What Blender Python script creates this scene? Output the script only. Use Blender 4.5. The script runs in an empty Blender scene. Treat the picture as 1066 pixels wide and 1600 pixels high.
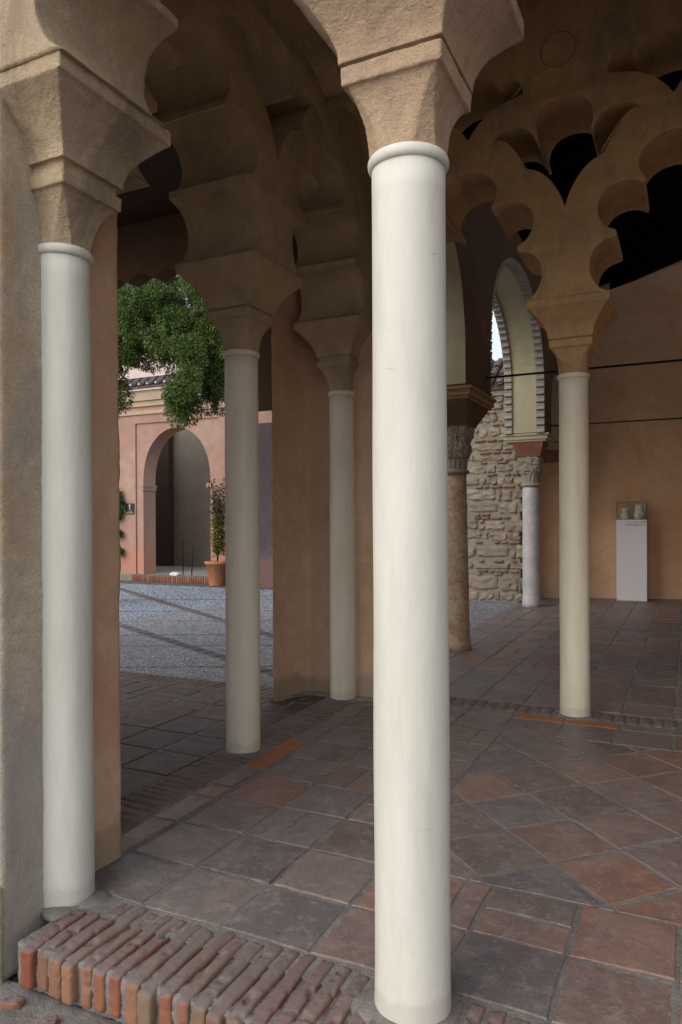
import bpy, bmesh, math, random
from mathutils import Vector, noise, Matrix
R = math.radians
random.seed(7)
S = bpy.context.scene
COL = S.collection

# ------------------------------------------------------------------ camera
cam_d = bpy.data.cameras.new("camera")
cam = bpy.data.objects.new("camera", cam_d); COL.objects.link(cam); S.camera = cam
cam_d.sensor_fit = 'VERTICAL'; cam_d.sensor_height = 36.0; cam_d.lens = 36.0 * 1134 / 1600
cam_d.shift_y = 14 / 1600; cam_d.clip_start = 0.05; cam_d.clip_end = 500
cam.matrix_world = Matrix.Translation((0.779, -2.122, 1.5)) @ Matrix.Rotation(R(25.6), 4, 'Z') @ Matrix.Rotation(R(90), 4, 'X') @ Matrix.Rotation(R(-0.31), 4, 'Z')
# ------------------------------------------------------------------ world, sun, exposure
W = bpy.data.worlds.new("World"); S.world = W; W.use_nodes = True
wn = W.node_tree; bg = wn.nodes['Background']
sky = wn.nodes.new('ShaderNodeTexSky'); sky.sky_type = 'NISHITA'; sky.sun_disc = False
SUN_EL, SUN_AZ = 30, 200        # azimuth clockwise from +y
sky.sun_elevation = R(SUN_EL); sky.sun_rotation = R(SUN_AZ); sky.air_density = 1.0; sky.dust_density = 3.0; sky.ozone_density = 1.0
# broken high cloud over the blue
tc = wn.nodes.new('ShaderNodeTexCoord'); cn = wn.nodes.new('ShaderNodeTexNoise'); cn.inputs['Scale'].default_value = 2.2; cn.inputs['Detail'].default_value = 8
cr = wn.nodes.new('ShaderNodeMapRange'); cr.inputs[1].default_value = .35; cr.inputs[2].default_value = .6; cr.inputs[3].default_value = .45; cr.inputs[4].default_value = .95
cm = wn.nodes.new('ShaderNodeMix'); cm.data_type = 'RGBA'; cm.inputs[7].default_value = (7.6, 7.8, 8.2, 1)
wn.links.new(tc.outputs['Generated'], cn.inputs['Vector']); wn.links.new(cn.outputs['Fac'], cr.inputs[0]); wn.links.new(cr.outputs[0], cm.inputs[0])
wn.links.new(sky.outputs[0], cm.inputs[6]); wn.links.new(cm.outputs[2], bg.inputs[0]); bg.inputs[1].default_value = 0.11
sl = bpy.data.lights.new("sun", 'SUN'); sl.energy = 1.5; sl.angle = R(60); sl.color = (1.0, .93, .82)
sun = bpy.data.objects.new("sun", sl); COL.objects.link(sun)
sun.rotation_euler = (R(90 - SUN_EL), 0, R(180 - SUN_AZ))
S.view_settings.view_transform = 'Standard'; S.view_settings.look = 'None'
S.view_settings.exposure = 0.42; S.view_settings.gamma = 1
S.cycles.max_bounces = 8; S.cycles.diffuse_bounces = 5

# ------------------------------------------------------------------ helpers
def tag(o, label=None, cat=None, group=None, kind=None):
    if label: o['label'] = label
    if cat: o['category'] = cat
    if group: o['group'] = group
    if kind: o['kind'] = kind
    return o
def empty(name, loc=(0, 0, 0)):
    o = bpy.data.objects.new(name, None); COL.objects.link(o); o.location = loc; o.empty_display_size = .1
    return o
class MB:
    def __init__(s): s.v = []; s.f = []; s.sm = []
    def add(s, vs, fs, smooth=False):
        n = len(s.v); s.v += [tuple(p) for p in vs]
        s.f += [tuple(i + n for i in f) for f in fs]; s.sm += [smooth] * len(fs)
    def box(s, x0, x1, y0, y1, z0, z1):
        s.add([(x0,y0,z0),(x1,y0,z0),(x1,y1,z0),(x0,y1,z0),(x0,y0,z1),(x1,y0,z1),(x1,y1,z1),(x0,y1,z1)],
              [(3,2,1,0),(4,5,6,7),(0,1,5,4),(1,2,6,5),(2,3,7,6),(3,0,4,7)])
    def loft(s, rings, smooth=True, cap=True):
        n = len(rings[0]); vs = [p for r in rings for p in r]; fs = []
        for k in range(len(rings) - 1):
            for i in range(n):
                j = (i + 1) % n
                fs.append((k*n+i, k*n+j, (k+1)*n+j, (k+1)*n+i))
        if cap:
            fs.append(tuple(range(n - 1, -1, -1))); fs.append(tuple((len(rings)-1)*n + i for i in range(n)))
        s.add(vs, fs, smooth)
    def lathe(s, c, prof, n=48, wob=0, seed=0, smooth=True):
        rings = []
        for (r, z) in prof:
            ring = []
            for i in range(n):
                a = 2*math.pi*i/n
                q = r*(1 + wob*noise.noise(Vector((math.cos(a)*1.3+seed, math.sin(a)*1.3, z*1.7))))
                ring.append((c[0]+q*math.cos(a), c[1]+q*math.sin(a), c[2]+z))
            rings.append(ring)
        s.loft(rings, smooth)
    def tube(s, pts, r, n=8, cap=True):
        rings = []
        for i, p in enumerate(pts):
            p = Vector(p); a = Vector(pts[max(i-1, 0)]); b = Vector(pts[min(i+1, len(pts)-1)])
            d = (b - a).normalized(); q = d.orthogonal().normalized() if i == 0 else (q - d*q.dot(d)).normalized()
            w = d.cross(q); rr = r[i] if isinstance(r, (list, tuple)) else r
            rings.append([tuple(p + (q*math.cos(t) + w*math.sin(t))*rr) for t in [2*math.pi*k/n for k in range(n)]])
        s.loft(rings, True, cap)
    def rbox(s, c, h, rad, seg=(4, 8, 4), amp=.004, fr=9, rot=0, seed=0):
        """rounded, worn block: centre c, half sizes h"""
        vs = {}; fs = []; out = []
        nx, ny, nz = seg
        def vid(i, j, k):
            key = (i, j, k)
            if key not in vs:
                p = Vector((h[0]*(2*i/nx-1), h[1]*(2*j/ny-1), h[2]*(2*k/nz-1)))
                q = Vector([max(-(h[a]-rad), min(h[a]-rad, p[a])) for a in range(3)])
                d = p - q
                if d.length > rad: d = d.normalized()*rad
                p = q + d
                w = Vector((p.x+seed*3.1, p.y+seed*1.7, p.z+seed))
                p += noise.noise_vector(w*fr)*amp
                ca, sa = math.cos(rot), math.sin(rot)
                vs[key] = len(out); out.append((c[0]+p.x*ca-p.y*sa, c[1]+p.x*sa+p.y*ca, c[2]+p.z))
            return vs[key]
        for i in range(nx):
            for j in range(ny):
                fs.append((vid(i,j,0), vid(i,j+1,0), vid(i+1,j+1,0), vid(i+1,j,0)))
                fs.append((vid(i,j,nz), vid(i+1,j,nz), vid(i+1,j+1,nz), vid(i,j+1,nz)))
        for i in range(nx):
            for k in range(nz):
                fs.append((vid(i,0,k), vid(i+1,0,k), vid(i+1,0,k+1), vid(i,0,k+1)))
                fs.append((vid(i,ny,k), vid(i,ny,k+1), vid(i+1,ny,k+1), vid(i+1,ny,k)))
        for j in range(ny):
            for k in range(nz):
                fs.append((vid(0,j,k), vid(0,j,k+1), vid(0,j+1,k+1), vid(0,j+1,k)))
                fs.append((vid(nx,j,k), vid(nx,j+1,k), vid(nx,j+1,k+1), vid(nx,j,k+1)))
        s.add(out, fs, True)
    def build(s, name, m, parent=None, loc=None):
        me = bpy.data.meshes.new(name); me.from_pydata(s.v, [], s.f); me.materials.append(m)
        me.polygons.foreach_set('use_smooth', s.sm); me.update()
        o = bpy.data.objects.new(name, me); COL.objects.link(o)
        if parent: o.parent = parent
        if loc: o.location = loc
        return o
def bevel(o, w=.006, seg=2):
    b = o.modifiers.new('bevel', 'BEVEL'); b.width = w; b.segments = seg; b.limit_method = 'ANGLE'; b.angle_limit = R(40); b.harden_normals = False
    return o
def worn(o, vox=.01, amp=.004, size=.12, smooth=2):
    r = o.modifiers.new('remesh', 'REMESH'); r.mode = 'VOXEL'; r.voxel_size = vox; r.use_smooth_shade = True
    if smooth:
        m = o.modifiers.new('smooth', 'SMOOTH'); m.iterations = smooth; m.factor = .5
    for k, (sz, am) in enumerate(((size, amp), (size*.22, amp*.7))):
        t = bpy.data.textures.new('wear', 'CLOUDS'); t.noise_type = 'SOFT_NOISE'; t.noise_scale = sz; t.noise_depth = 3
        d = o.modifiers.new('wear', 'DISPLACE'); d.texture = t; d.strength = am*2; d.mid_level = .5; d.texture_coords = 'GLOBAL'
    return o
def outline(name, m, polys, half, axis, at, parent=None, bev=.006):
    """extrude closed 2D outlines (first = outer, rest = holes). axis 'u': drawn in (x,z) at y=at; 'v': drawn in (y,z) at x=at"""
    cu = bpy.data.curves.new('tmp', 'CURVE'); cu.dimensions = '2D'; cu.fill_mode = 'BOTH'
    cu.extrude = half - bev; cu.bevel_depth = bev; cu.bevel_resolution = 1; cu.offset = -bev
    for P in polys:
        sp = cu.splines.new('POLY'); sp.points.add(len(P) - 1)
        for i, (x, y) in enumerate(P): sp.points[i].co = (x, y, 0, 1)
        sp.use_cyclic_u = True
    t = bpy.data.objects.new('tmp', cu); COL.objects.link(t)
    dg = bpy.context.evaluated_depsgraph_get(); dg.update()
    me = bpy.data.meshes.new_from_object(t.evaluated_get(dg)); me.name = name
    bpy.data.objects.remove(t); bpy.data.curves.remove(cu)
    for v in me.vertices:
        x, y, z = v.co
        v.co = (x, at - z, y) if axis == 'u' else (at + z, x, y)
    bm = bmesh.new(); bm.from_mesh(me); bmesh.ops.remove_doubles(bm, verts=bm.verts, dist=1e-5)
    bmesh.ops.recalc_face_normals(bm, faces=bm.faces); bm.to_mesh(me); bm.free()
    me.materials.clear(); me.materials.append(m)
    for p in me.polygons: p.use_smooth = False
    o = bpy.data.objects.new(name, me); COL.objects.link(o)
    if parent: o.parent = parent
    return o
def shade_auto(o, ang=35):
    me = o.data
    for p in me.polygons: p.use_smooth = True
    bm = bmesh.new(); bm.from_mesh(me)
    for e in bm.edges:
        if len(e.link_faces) == 2 and e.calc_face_angle(0) > R(ang): e.smooth = False
    bm.to_mesh(me); bm.free()
    return o
def catmull(P, n=5, closed=False):
    out = []; N = len(P)
    for i in range(N - 1):
        p0 = P[i-1] if i > 0 else (2*P[0][0]-P[1][0], 2*P[0][1]-P[1][1]); p1 = P[i]; p2 = P[i+1]
        p3 = P[i+2] if i < N-2 else (2*P[-1][0]-P[-2][0], 2*P[-1][1]-P[-2][1])
        for k in range(n):
            t = k/n
            out.append(tuple(.5*((2*p1[a]) + (-p0[a]+p2[a])*t + (2*p0[a]-5*p1[a]+4*p2[a]-p3[a])*t*t + (-p0[a]+3*p1[a]-3*p2[a]+p3[a])*t**3) for a in (0, 1)))
    out.append(P[-1])
    return out

# ------------------------------------------------------------------ materials
def newmat(name):
    m = bpy.data.materials.new(name); m.use_nodes = True
    nt = m.node_tree; return m, nt, nt.nodes['Principled BSDF']
def N(nt, typ, **kw):
    n = nt.nodes.new(typ)
    for k, v in kw.items():
        if k in n.inputs: n.inputs[k].default_value = v
        else: setattr(n, k, v)
    return n
def pos(nt, scale=(1, 1, 1)):
    g = N(nt, 'ShaderNodeNewGeometry'); mp = N(nt, 'ShaderNodeMapping'); mp.inputs['Scale'].default_value = scale
    nt.links.new(g.outputs['Position'], mp.inputs[0]); return mp.outputs[0]
def noi(nt, p, scale, detail=6, rough=.6, dist=0):
    n = N(nt, 'ShaderNodeTexNoise'); n.inputs['Scale'].default_value = scale; n.inputs['Detail'].default_value = detail
    n.inputs['Roughness'].default_value = rough; n.inputs['Distortion'].default_value = dist
    nt.links.new(p, n.inputs['Vector']); return n.outputs['Fac']
def ramp(nt, f, stops):
    r = N(nt, 'ShaderNodeValToRGB'); e = r.color_ramp.elements
    while len(e) > 1: e.remove(e[0])
    e[0].position = stops[0][0]; e[0].color = (*stops[0][1], 1) if len(stops[0][1]) == 3 else stops[0][1]
    for p, c in stops[1:]:
        x = e.new(p); x.color = (*c, 1)
    nt.links.new(f, r.inputs[0]); return r.outputs[0]
def g3(x): return (x, x, x)
def mix(nt, f, a, b, mode='MIX'):
    m = N(nt, 'ShaderNodeMix'); m.data_type = 'RGBA'; m.blend_type = mode
    for s, v in ((0, f), (6, a), (7, b)):
        if hasattr(v, 'is_linked') or isinstance(v, bpy.types.NodeSocket): nt.links.new(v, m.inputs[s])
        elif s == 0: m.inputs[0].default_value = v
        else: m.inputs[s].default_value = (*v, 1)
    return m.outputs[2]
def bump(nt, b, layers):
    last = None
    for h, st, ds in layers:
        n = N(nt, 'ShaderNodeBump'); n.inputs['Strength'].default_value = st; n.inputs['Distance'].default_value = ds
        nt.links.new(h, n.inputs['Height'])
        if last: nt.links.new(last, n.inputs['Normal'])
        last = n.outputs[0]
    nt.links.new(last, b.inputs['Normal'])
def plaster(name, base, dark, light, sc=1.5, rough=.9, grain=.5, stain=None, stz=None, spec=.2, crack=0):
    m, nt, b = newmat(name); p = pos(nt)
    a = noi(nt, p, sc, 8, .62, .3); c = ramp(nt, a, [(.32, dark), (.5, base), (.68, light)])
    d = noi(nt, p, sc*6, 6, .7); c = mix(nt, ramp(nt, d, [(.38, g3(.0)), (.68, g3(.5))]), c, tuple(x*.85 for x in dark)); d2 = noi(nt, p, sc*17, 7, .75); c = mix(nt, ramp(nt, d2, [(.55, g3(.0)), (.72, g3(.2+.4*grain))]), c, light)
    f = noi(nt, p, 160, 3, .6); c = mix(nt, ramp(nt, f, [(.3, g3(0)), (.75, g3(.15+.5*grain))]), c, tuple(x*.45 for x in base))
    if stain:
        ps = pos(nt, (1.3, 1.3, .5)); s = noi(nt, ps, 2.3, 7, .7, .6)
        c = mix(nt, ramp(nt, s, [(.50, g3(0)), (.66, g3(.75))]), c, stain)
    if stz:      # damp / dirt band with uneven edge rising from the ground: (height, colour)
        g = N(nt, 'ShaderNodeNewGeometry'); sx = N(nt, 'ShaderNodeSeparateXYZ'); nt.links.new(g.outputs['Position'], sx.inputs[0])
        ad = N(nt, 'ShaderNodeMath', operation='MULTIPLY_ADD'); nt.links.new(noi(nt, p, 4, 5, .7), ad.inputs[0]); ad.inputs[1].default_value = -stz[0]*2.4
        nt.links.new(sx.outputs[2], ad.inputs[2])
        c = mix(nt, ramp(nt, ad.outputs[0], [(0, g3(.7)), (min(stz[0]*.6, .9), g3(0))]), c, stz[1])
    nt.links.new(c, b.inputs['Base Color']); b.inputs['Roughness'].default_value = rough; b.inputs['Specular IOR Level'].default_value = spec
    L = [(noi(nt, p, 4, 5, .6), .35, .03), (noi(nt, p, 22, 7, .75), min(1, grain*1.6), .016), (f, min(1, grain*1.5), .004)]
    if crack:
        v = N(nt, 'ShaderNodeTexVoronoi', feature='DISTANCE_TO_EDGE'); v.inputs['Scale'].default_value = 1.6
        wv = N(nt, 'ShaderNodeTexNoise'); wv.inputs['Scale'].default_value = 5; wv.inputs['Detail'].default_value = 6
        va = N(nt, 'ShaderNodeVectorMath', operation='MULTIPLY_ADD'); nt.links.new(p, wv.inputs['Vector']); nt.links.new(wv.outputs['Color'], va.inputs[0]); va.inputs[1].default_value = (.5, .5, .5); nt.links.new(p, va.inputs[2])
        nt.links.new(va.outputs[0], v.inputs['Vector'])
        L.append((ramp(nt, v.outputs['Distance'], [(0, g3(0)), (.006, g3(1))]), crack, .004))
    bump(nt, b, L); return m
M = {}
def painted(name, base, dark, light):
    m, nt, b = newmat(name); p = pos(nt); pv = pos(nt, (3.0, 3.0, .6))
    c = ramp(nt, noi(nt, pv, 2.2, 8, .65, .3), [(.30, dark), (.5, base), (.68, light)])
    st = noi(nt, pos(nt, (7, 7, 1.1)), 3.0, 8, .75, .4); c = mix(nt, ramp(nt, st, [(.50, g3(0)), (.76, g3(.36))]), c, tuple(x*.80 for x in dark))
    ch = noi(nt, pos(nt, (1, 1, .8)), 13, 5, .7, .6); chm = ramp(nt, ch, [(.69, g3(0)), (.715, g3(.65))]); c = mix(nt, chm, c, (.44,.39,.31))
    sc = noi(nt, pos(nt, (1.2, 1.2, 9)), 9, 4, .6, 1.0); c = mix(nt, ramp(nt, sc, [(.705, g3(0)), (.73, g3(.4))]), c, (.33,.30,.25))
    g = N(nt, 'ShaderNodeNewGeometry'); sx = N(nt, 'ShaderNodeSeparateXYZ'); nt.links.new(g.outputs['Position'], sx.inputs[0])
    ad = N(nt, 'ShaderNodeMath', operation='MULTIPLY_ADD'); nt.links.new(noi(nt, p, 9, 6, .75), ad.inputs[0]); ad.inputs[1].default_value = -.12; nt.links.new(sx.outputs[2], ad.inputs[2])
    c = mix(nt, ramp(nt, ad.outputs[0], [(0, g3(.45)), (.02, g3(.12)), (.35, g3(0))]), c, (.42,.39,.34))
    nt.links.new(c, b.inputs['Base Color']); b.inputs['Roughness'].default_value = .5; b.inputs['Specular IOR Level'].default_value = .4
    bump(nt, b, [(noi(nt, pv, 3.5, 4, .5), .16, .02), (noi(nt, pos(nt, (1, 1, .35)), 40, 6, .7), .22, .004), (chm, .5, .003)]); return m
M['white'] = painted('cream_paint', (.655,.65,.595), (.585,.58,.525), (.71,.705,.66))
M['whitein_old'] = plaster('warm_bounce_cream_paint', (.72,.67,.54), (.65,.60,.47), (.76,.72,.60), 1.2, .55, .10, spec=.35, stz=(.10, (.40,.36,.29)))
M['tan'] = plaster('weathered_tan_plaster', (.61,.475,.325), (.45,.355,.25), (.72,.58,.42), 2.4, .92, .75, stain=(.27,.215,.16), crack=.5)
M['pink_tan'] = plaster('pinkish_tan_plaster', (.64,.465,.32), (.52,.38,.265), (.73,.55,.40), 2.0, .92, .7, stain=(.36,.265,.19), crack=.2)
def blendx(name, a, b, x0, x1):
    m = M[a].copy(); m.name = name; nt = m.node_tree; bs = nt.nodes['Principled BSDF']; la = bs.inputs['Base Color'].links[0].from_socket
    p = pos(nt); n = noi(nt, p, 2.2, 7, .65); f = noi(nt, p, 5, 7, .7, .4)
    cb = ramp(nt, f, [(.3, (.52,.38,.265)), (.5, (.64,.465,.32)), (.68, (.73,.55,.40))])
    g = N(nt, 'ShaderNodeNewGeometry'); sx = N(nt, 'ShaderNodeSeparateXYZ'); nt.links.new(g.outputs['Position'], sx.inputs[0])
    ma = N(nt, 'ShaderNodeMath', operation='MULTIPLY_ADD'); nt.links.new(n, ma.inputs[0]); ma.inputs[1].default_value = .9; nt.links.new(sx.outputs[0], ma.inputs[2])
    mr = N(nt, 'ShaderNodeMapRange'); nt.links.new(ma.outputs[0], mr.inputs[0]); mr.inputs[1].default_value = x0+.45; mr.inputs[2].default_value = x1+.45
    c = mix(nt, mr.outputs[0], la, cb); nt.links.new(c, bs.inputs['Base Color']); return m
M['front'] = blendx('front_arcade_plaster', 'tan', 'pink_tan', -.85, -.45)
M['arcade_in'] = plaster('ochre_arcade_plaster', (.58,.385,.20), (.46,.31,.17), (.66,.44,.225), 1.6, .9, .25, stain=(.25,.20,.14))
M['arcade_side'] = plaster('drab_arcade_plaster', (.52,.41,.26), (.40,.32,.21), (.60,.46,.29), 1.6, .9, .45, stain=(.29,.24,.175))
M['salmon'] = plaster('salmon_plaster', (.72,.50,.345), (.61,.41,.28), (.79,.58,.43), 1.3, .92, .35, crack=.3, stain=(.52,.35,.25), stz=(.12, (.33,.27,.20)))
M['salmon2'] = plaster('salmon_back_plaster', (.72,.46,.28), (.60,.36,.21), (.80,.56,.38), .8, .92, .3, crack=.3, stain=(.62,.42,.29), stz=(.18, (.62,.46,.33)))
M['pier_out'] = plaster('rough_grey_plaster', (.68,.57,.44), (.49,.425,.345), (.78,.67,.52), 3.2, .95, .95, stain=(.52,.35,.20), stz=(.55, (.42,.395,.375)))
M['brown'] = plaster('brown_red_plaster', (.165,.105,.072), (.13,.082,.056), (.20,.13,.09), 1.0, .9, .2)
M['yellow'] = plaster('pale_yellow_plaster', (.54,.50,.35), (.47,.44,.30), (.59,.55,.40), 1.2, .9, .15)
M['pink'] = plaster('pink_lime_wash', (.44,.29,.245), (.37,.235,.195), (.52,.37,.325), .7, .93, .25, stain=(.52,.28,.20), stz=(.6, (.50,.24,.165)))
M['pinkcream'] = plaster('cream_cornice', (.50,.40,.30), (.42,.34,.25), (.56,.46,.35), .9, .9, .2)
M['greywall'] = plaster('grey_passage_plaster', (.30,.285,.24), (.25,.24,.20), (.34,.325,.28), .8, .9, .2)
M['mauve'] = plaster('shaded_pink_plaster', (.11,.088,.10), (.085,.07,.08), (.13,.105,.12), .8, .9, .2, stz=(.5, (.22,.13,.13)))  # pink wall plaster with its shade put into a dark mauve colour
M['pinkup'] = plaster('pale_pink_plaster', (.70,.56,.55), (.66,.52,.50), (.74,.60,.58), .8, .9, .2)
M['toothgrey'] = plaster('grey_plaster_dentils', (.42,.40,.36), (.34,.32,.29), (.48,.46,.42), 3, .85, .3)
M['yellowedge'] = plaster('yellow_base_paint', (.60,.56,.36), (.55,.5,.33), (.66,.62,.42), 3, .85, .5)
M['marble'] = plaster('grey_white_marble', (.60,.60,.62), (.42,.42,.45), (.70,.70,.72), 3.5, .35, .08, spec=.5)
M['carved'] = plaster('old_carved_stone', (.40,.36,.29), (.28,.25,.20), (.46,.42,.34), 4, .85, .4)
M['redstone'] = plaster('red_painted_impost', (.27,.115,.08), (.20,.08,.06), (.33,.16,.12), 5, .8, .3)
M['ochre_trim'] = plaster('ochre_moulding', (.36,.25,.115), (.29,.20,.095), (.42,.30,.15), 3, .8, .2)
M['mortar'] = plaster('grey_mortar', (.31,.29,.28), (.20,.185,.175), (.44,.41,.39), 5, .95, 1.0)
def simple(name, col, rough=.6, metal=0, bumpy=0):
    m, nt, b = newmat(name); p = pos(nt); a = noi(nt, p, 9, 5)
    nt.links.new(ramp(nt, a, [(.3, tuple(x*.8 for x in col)), (.7, tuple(min(1, x*1.12) for x in col))]), b.inputs['Base Color'])
    b.inputs['Roughness'].default_value = rough; b.inputs['Metallic'].default_value = metal
    bump(nt, b, [(noi(nt, p, 60, 4), .2 + bumpy, .003)]); return m
M['iron'] = simple('dark_iron', (.02,.018,.017), .6, .6)
M['wood'] = simple('dark_roof_wood', (.006,.005,.0045), .95); M['wood'].node_tree.nodes['Principled BSDF'].inputs['Specular IOR Level'].default_value = .05
M['wood2'] = simple('dark_brown_wood', (.055,.032,.022), .8)
m, nt, b = newmat('white_painted_board'); b.inputs['Base Color'].default_value = (.82,.82,.86,1); b.inputs['Roughness'].default_value = .55; bump(nt, b, [(noi(nt, pos(nt), 60, 4), .08, .002)]); M['pedestal'] = m
M['china'] = simple('white_glazed_china', (.84,.85,.83), .25)
M['terracotta'] = simple('terracotta_pot', (.50,.22,.12), .85)
M['signblack'] = simple('black_sign_board', (.012,.012,.013), .5)
M['signwhite'] = simple('white_sign_print', (.75,.75,.75), .6)
M['print'] = simple('grey_print', (.22,.22,.24), .6)
M['bark'] = simple('bark', (.06,.045,.035), .95, 0, .6)
M['rooft'] = simple('old_roof_tile', (.12,.10,.095), .9, 0, .4)
M['lime'] = simple('white_lime_mortar', (.62,.62,.60), .9)
def tint(o_name, cols, rough=.75, wear=None, dust=None, grain=.4, spec=.3):
    """per-piece colour for tiles, bricks, stones, leaves"""
    m, nt, b = newmat(o_name); p = pos(nt); g = N(nt, 'ShaderNodeNewGeometry')
    n = len(cols); r = N(nt, 'ShaderNodeValToRGB'); e = r.color_ramp.elements; r.color_ramp.interpolation = 'LINEAR'
    while len(e) > 1: e.remove(e[0])
    e[0].position = 0; e[0].color = (*cols[0], 1)
    for i, c in enumerate(cols[1:]):
        x = e.new((i+1)/(n-1)); x.color = (*c, 1)
    nt.links.new(g.outputs['Random Per Island'], r.inputs[0]); c = r.outputs[0]
    a = noi(nt, p, 7, 7, .65, .4); c = mix(nt, ramp(nt, a, [(.3, g3(.0)), (.7, g3(.55))]), c, tuple(x*.55 for x in cols[0]))
    if wear:
        of = N(nt, 'ShaderNodeVectorMath', operation='SCALE'); of.inputs[0].default_value = (37, 23, 11); nt.links.new(g.outputs['Random Per Island'], of.inputs['Scale'])
        ofa = N(nt, 'ShaderNodeVectorMath', operation='ADD'); nt.links.new(of.outputs[0], ofa.inputs[0]); nt.links.new(p, ofa.inputs[1]); po_ = ofa.outputs[0]
        w = noi(nt, po_, 4.5, 12, .74, .25); c = mix(nt, ramp(nt, w, [(.50, g3(0)), (.53, g3(.22)), (.60, g3(.18)), (.9, g3(.8))]), c, wear)
        w3 = noi(nt, po_, 16, 8, .78, .3); c = mix(nt, ramp(nt, w3, [(.54, g3(0)), (.585, g3(.45))]), c, wear)
        w4 = noi(nt, po_, 21, 8, .78, .3); c = mix(nt, ramp(nt, w4, [(.60, g3(0)), (.64, g3(.55))]), c, (.075,.055,.05))
        w2 = noi(nt, p, 55, 6, .75); c = mix(nt, ramp(nt, w2, [(.54, g3(0)), (.66, g3(.5))]), c, wear)
    if dust:
        sx = N(nt, 'ShaderNodeSeparateXYZ'); nt.links.new(g.outputs['Normal'], sx.inputs[0])
        mm = N(nt, 'ShaderNodeMath', operation='MULTIPLY'); nt.links.new(ramp(nt, sx.outputs[2], [(.25, g3(0)), (.72, g3(.97))]), mm.inputs[0])
        nt.links.new(ramp(nt, noi(nt, p, 14, 6, .7), [(.25, g3(1)), (.8, g3(.55))]), mm.inputs[1])
        c = mix(nt, mm.outputs[0], c, dust)
    f = noi(nt, p, 150, 3, .7); c = mix(nt, ramp(nt, f, [(.35, g3(0)), (.8, g3(.3))]), c, tuple(x*.4 for x in cols[0]))
    nt.links.new(c, b.inputs['Base Color']); b.inputs['Specular IOR Level'].default_value = spec
    rr = ramp(nt, noi(nt, p, 9, 5, .6), [(.3, g3(rough-.12)), (.7, g3(min(1, rough+.12)))]); nt.links.new(rr, b.inputs['Roughness'])
    bump(nt, b, [(noi(nt, p, 6, 5, .6), .3, .012), (noi(nt, p, 38, 6, .7), grain, .004), (f, grain, .002)])
    return m
M['tile'] = tint('worn_terracotta_tile', [(.205,.165,.16), (.15,.11,.10), (.27,.165,.14), (.19,.18,.195), (.33,.165,.115), (.13,.125,.145), (.27,.225,.21), (.25,.135,.125), (.155,.155,.175), (.21,.17,.17)], .47, wear=(.36,.30,.28), spec=.5)
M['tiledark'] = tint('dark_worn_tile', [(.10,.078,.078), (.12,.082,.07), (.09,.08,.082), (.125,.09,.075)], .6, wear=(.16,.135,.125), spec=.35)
M['orange'] = tint('orange_brick_tile', [(.50,.17,.05), (.56,.20,.06), (.42,.15,.05)], .8, dust=(.36,.16,.085), wear=(.27,.19,.16))
M['brick'] = tint('worn_edge_brick', [(.27,.085,.055), (.34,.20,.12), (.24,.07,.045), (.36,.25,.16), (.28,.11,.08), (.23,.19,.13), (.31,.13,.08), (.22,.14,.11)], .85, dust=(.185,.160,.160), grain=1.0)
M['brickdull'] = tint('dull_floor_brick', [(.20,.16,.145), (.25,.17,.145), (.18,.155,.15), (.26,.21,.185)], .85, grain=.7)
M['stone'] = tint('rubble_stone', [(.30,.26,.215), (.40,.345,.265), (.47,.42,.335), (.35,.31,.26), (.36,.27,.215), (.32,.31,.27), (.44,.37,.27)], .9, grain=.8)
M['stonebrick'] = tint('thin_wall_brick', [(.34,.20,.13), (.36,.27,.19), (.30,.17,.115), (.38,.31,.23)], .9, grain=.8)
M['stonemortar'] = plaster('wall_lime_mortar', (.41,.365,.30), (.31,.275,.225), (.49,.44,.365), 5, .95, 1.0)
M['pebble'] = tint('pale_pebble', [(.31,.38,.48), (.23,.29,.39), (.42,.48,.57), (.15,.20,.28), (.35,.40,.48)], .6, grain=.2, spec=.4)
M['leaf'] = tint('conifer_foliage', [(.09,.155,.038), (.15,.24,.055), (.06,.11,.03), (.20,.28,.07)], .7, grain=0)
M['leaf2'] = tint('shrub_leaf', [(.20,.20,.04), (.11,.13,.03), (.30,.27,.06), (.13,.09,.04)], .6, grain=0)
M['leafred'] = tint('reddish_shrub_leaf', [(.10,.10,.035), (.14,.075,.05), (.07,.09,.03)], .6, grain=0)
M['leaf3'] = tint('climber_leaf', [(.06,.11,.025), (.09,.14,.03), (.04,.08,.02)], .6, grain=0)
for k in ('leaf', 'leaf2', 'leaf3', 'leafred'):
    M[k].node_tree.nodes['Principled BSDF'].inputs['Transmission Weight'].default_value = 0
M['whitein'] = painted('warm_bounce_cream_paint', (.76,.72,.59), (.67,.635,.50), (.80,.76,.645))  # same cream paint indoors, warm bounced light put into the yellower tone
# veined reddish marble
m, nt, b = newmat('red_veined_marble'); p = pos(nt)
v = N(nt, 'ShaderNodeTexVoronoi', feature='DISTANCE_TO_EDGE'); v.inputs['Scale'].default_value = 7
wv = N(nt, 'ShaderNodeTexNoise'); wv.inputs['Scale'].default_value = 6; wv.inputs['Detail'].default_value = 8
va = N(nt, 'ShaderNodeVectorMath', operation='MULTIPLY_ADD'); nt.links.new(p, wv.inputs['Vector']); nt.links.new(wv.outputs['Color'], va.inputs[0]); va.inputs[1].default_value = (.35, .35, .35); nt.links.new(p, va.inputs[2]); nt.links.new(va.outputs[0], v.inputs['Vector'])
c = ramp(nt, noi(nt, p, 4, 8, .7, .8), [(.3, (.30,.18,.10)), (.5, (.46,.345,.24)), (.7, (.58,.48,.38))])
c = mix(nt, ramp(nt, v.outputs['Distance'], [(0, g3(.8)), (.035, g3(.1)), (.06, g3(0))]), c, (.20,.075,.04))
nt.links.new(c, b.inputs['Base Color']); b.inputs['Roughness'].default_value = .45
bump(nt, b, [(noi(nt, p, 30, 5), .2, .004)]); M['redmarble'] = m
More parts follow.
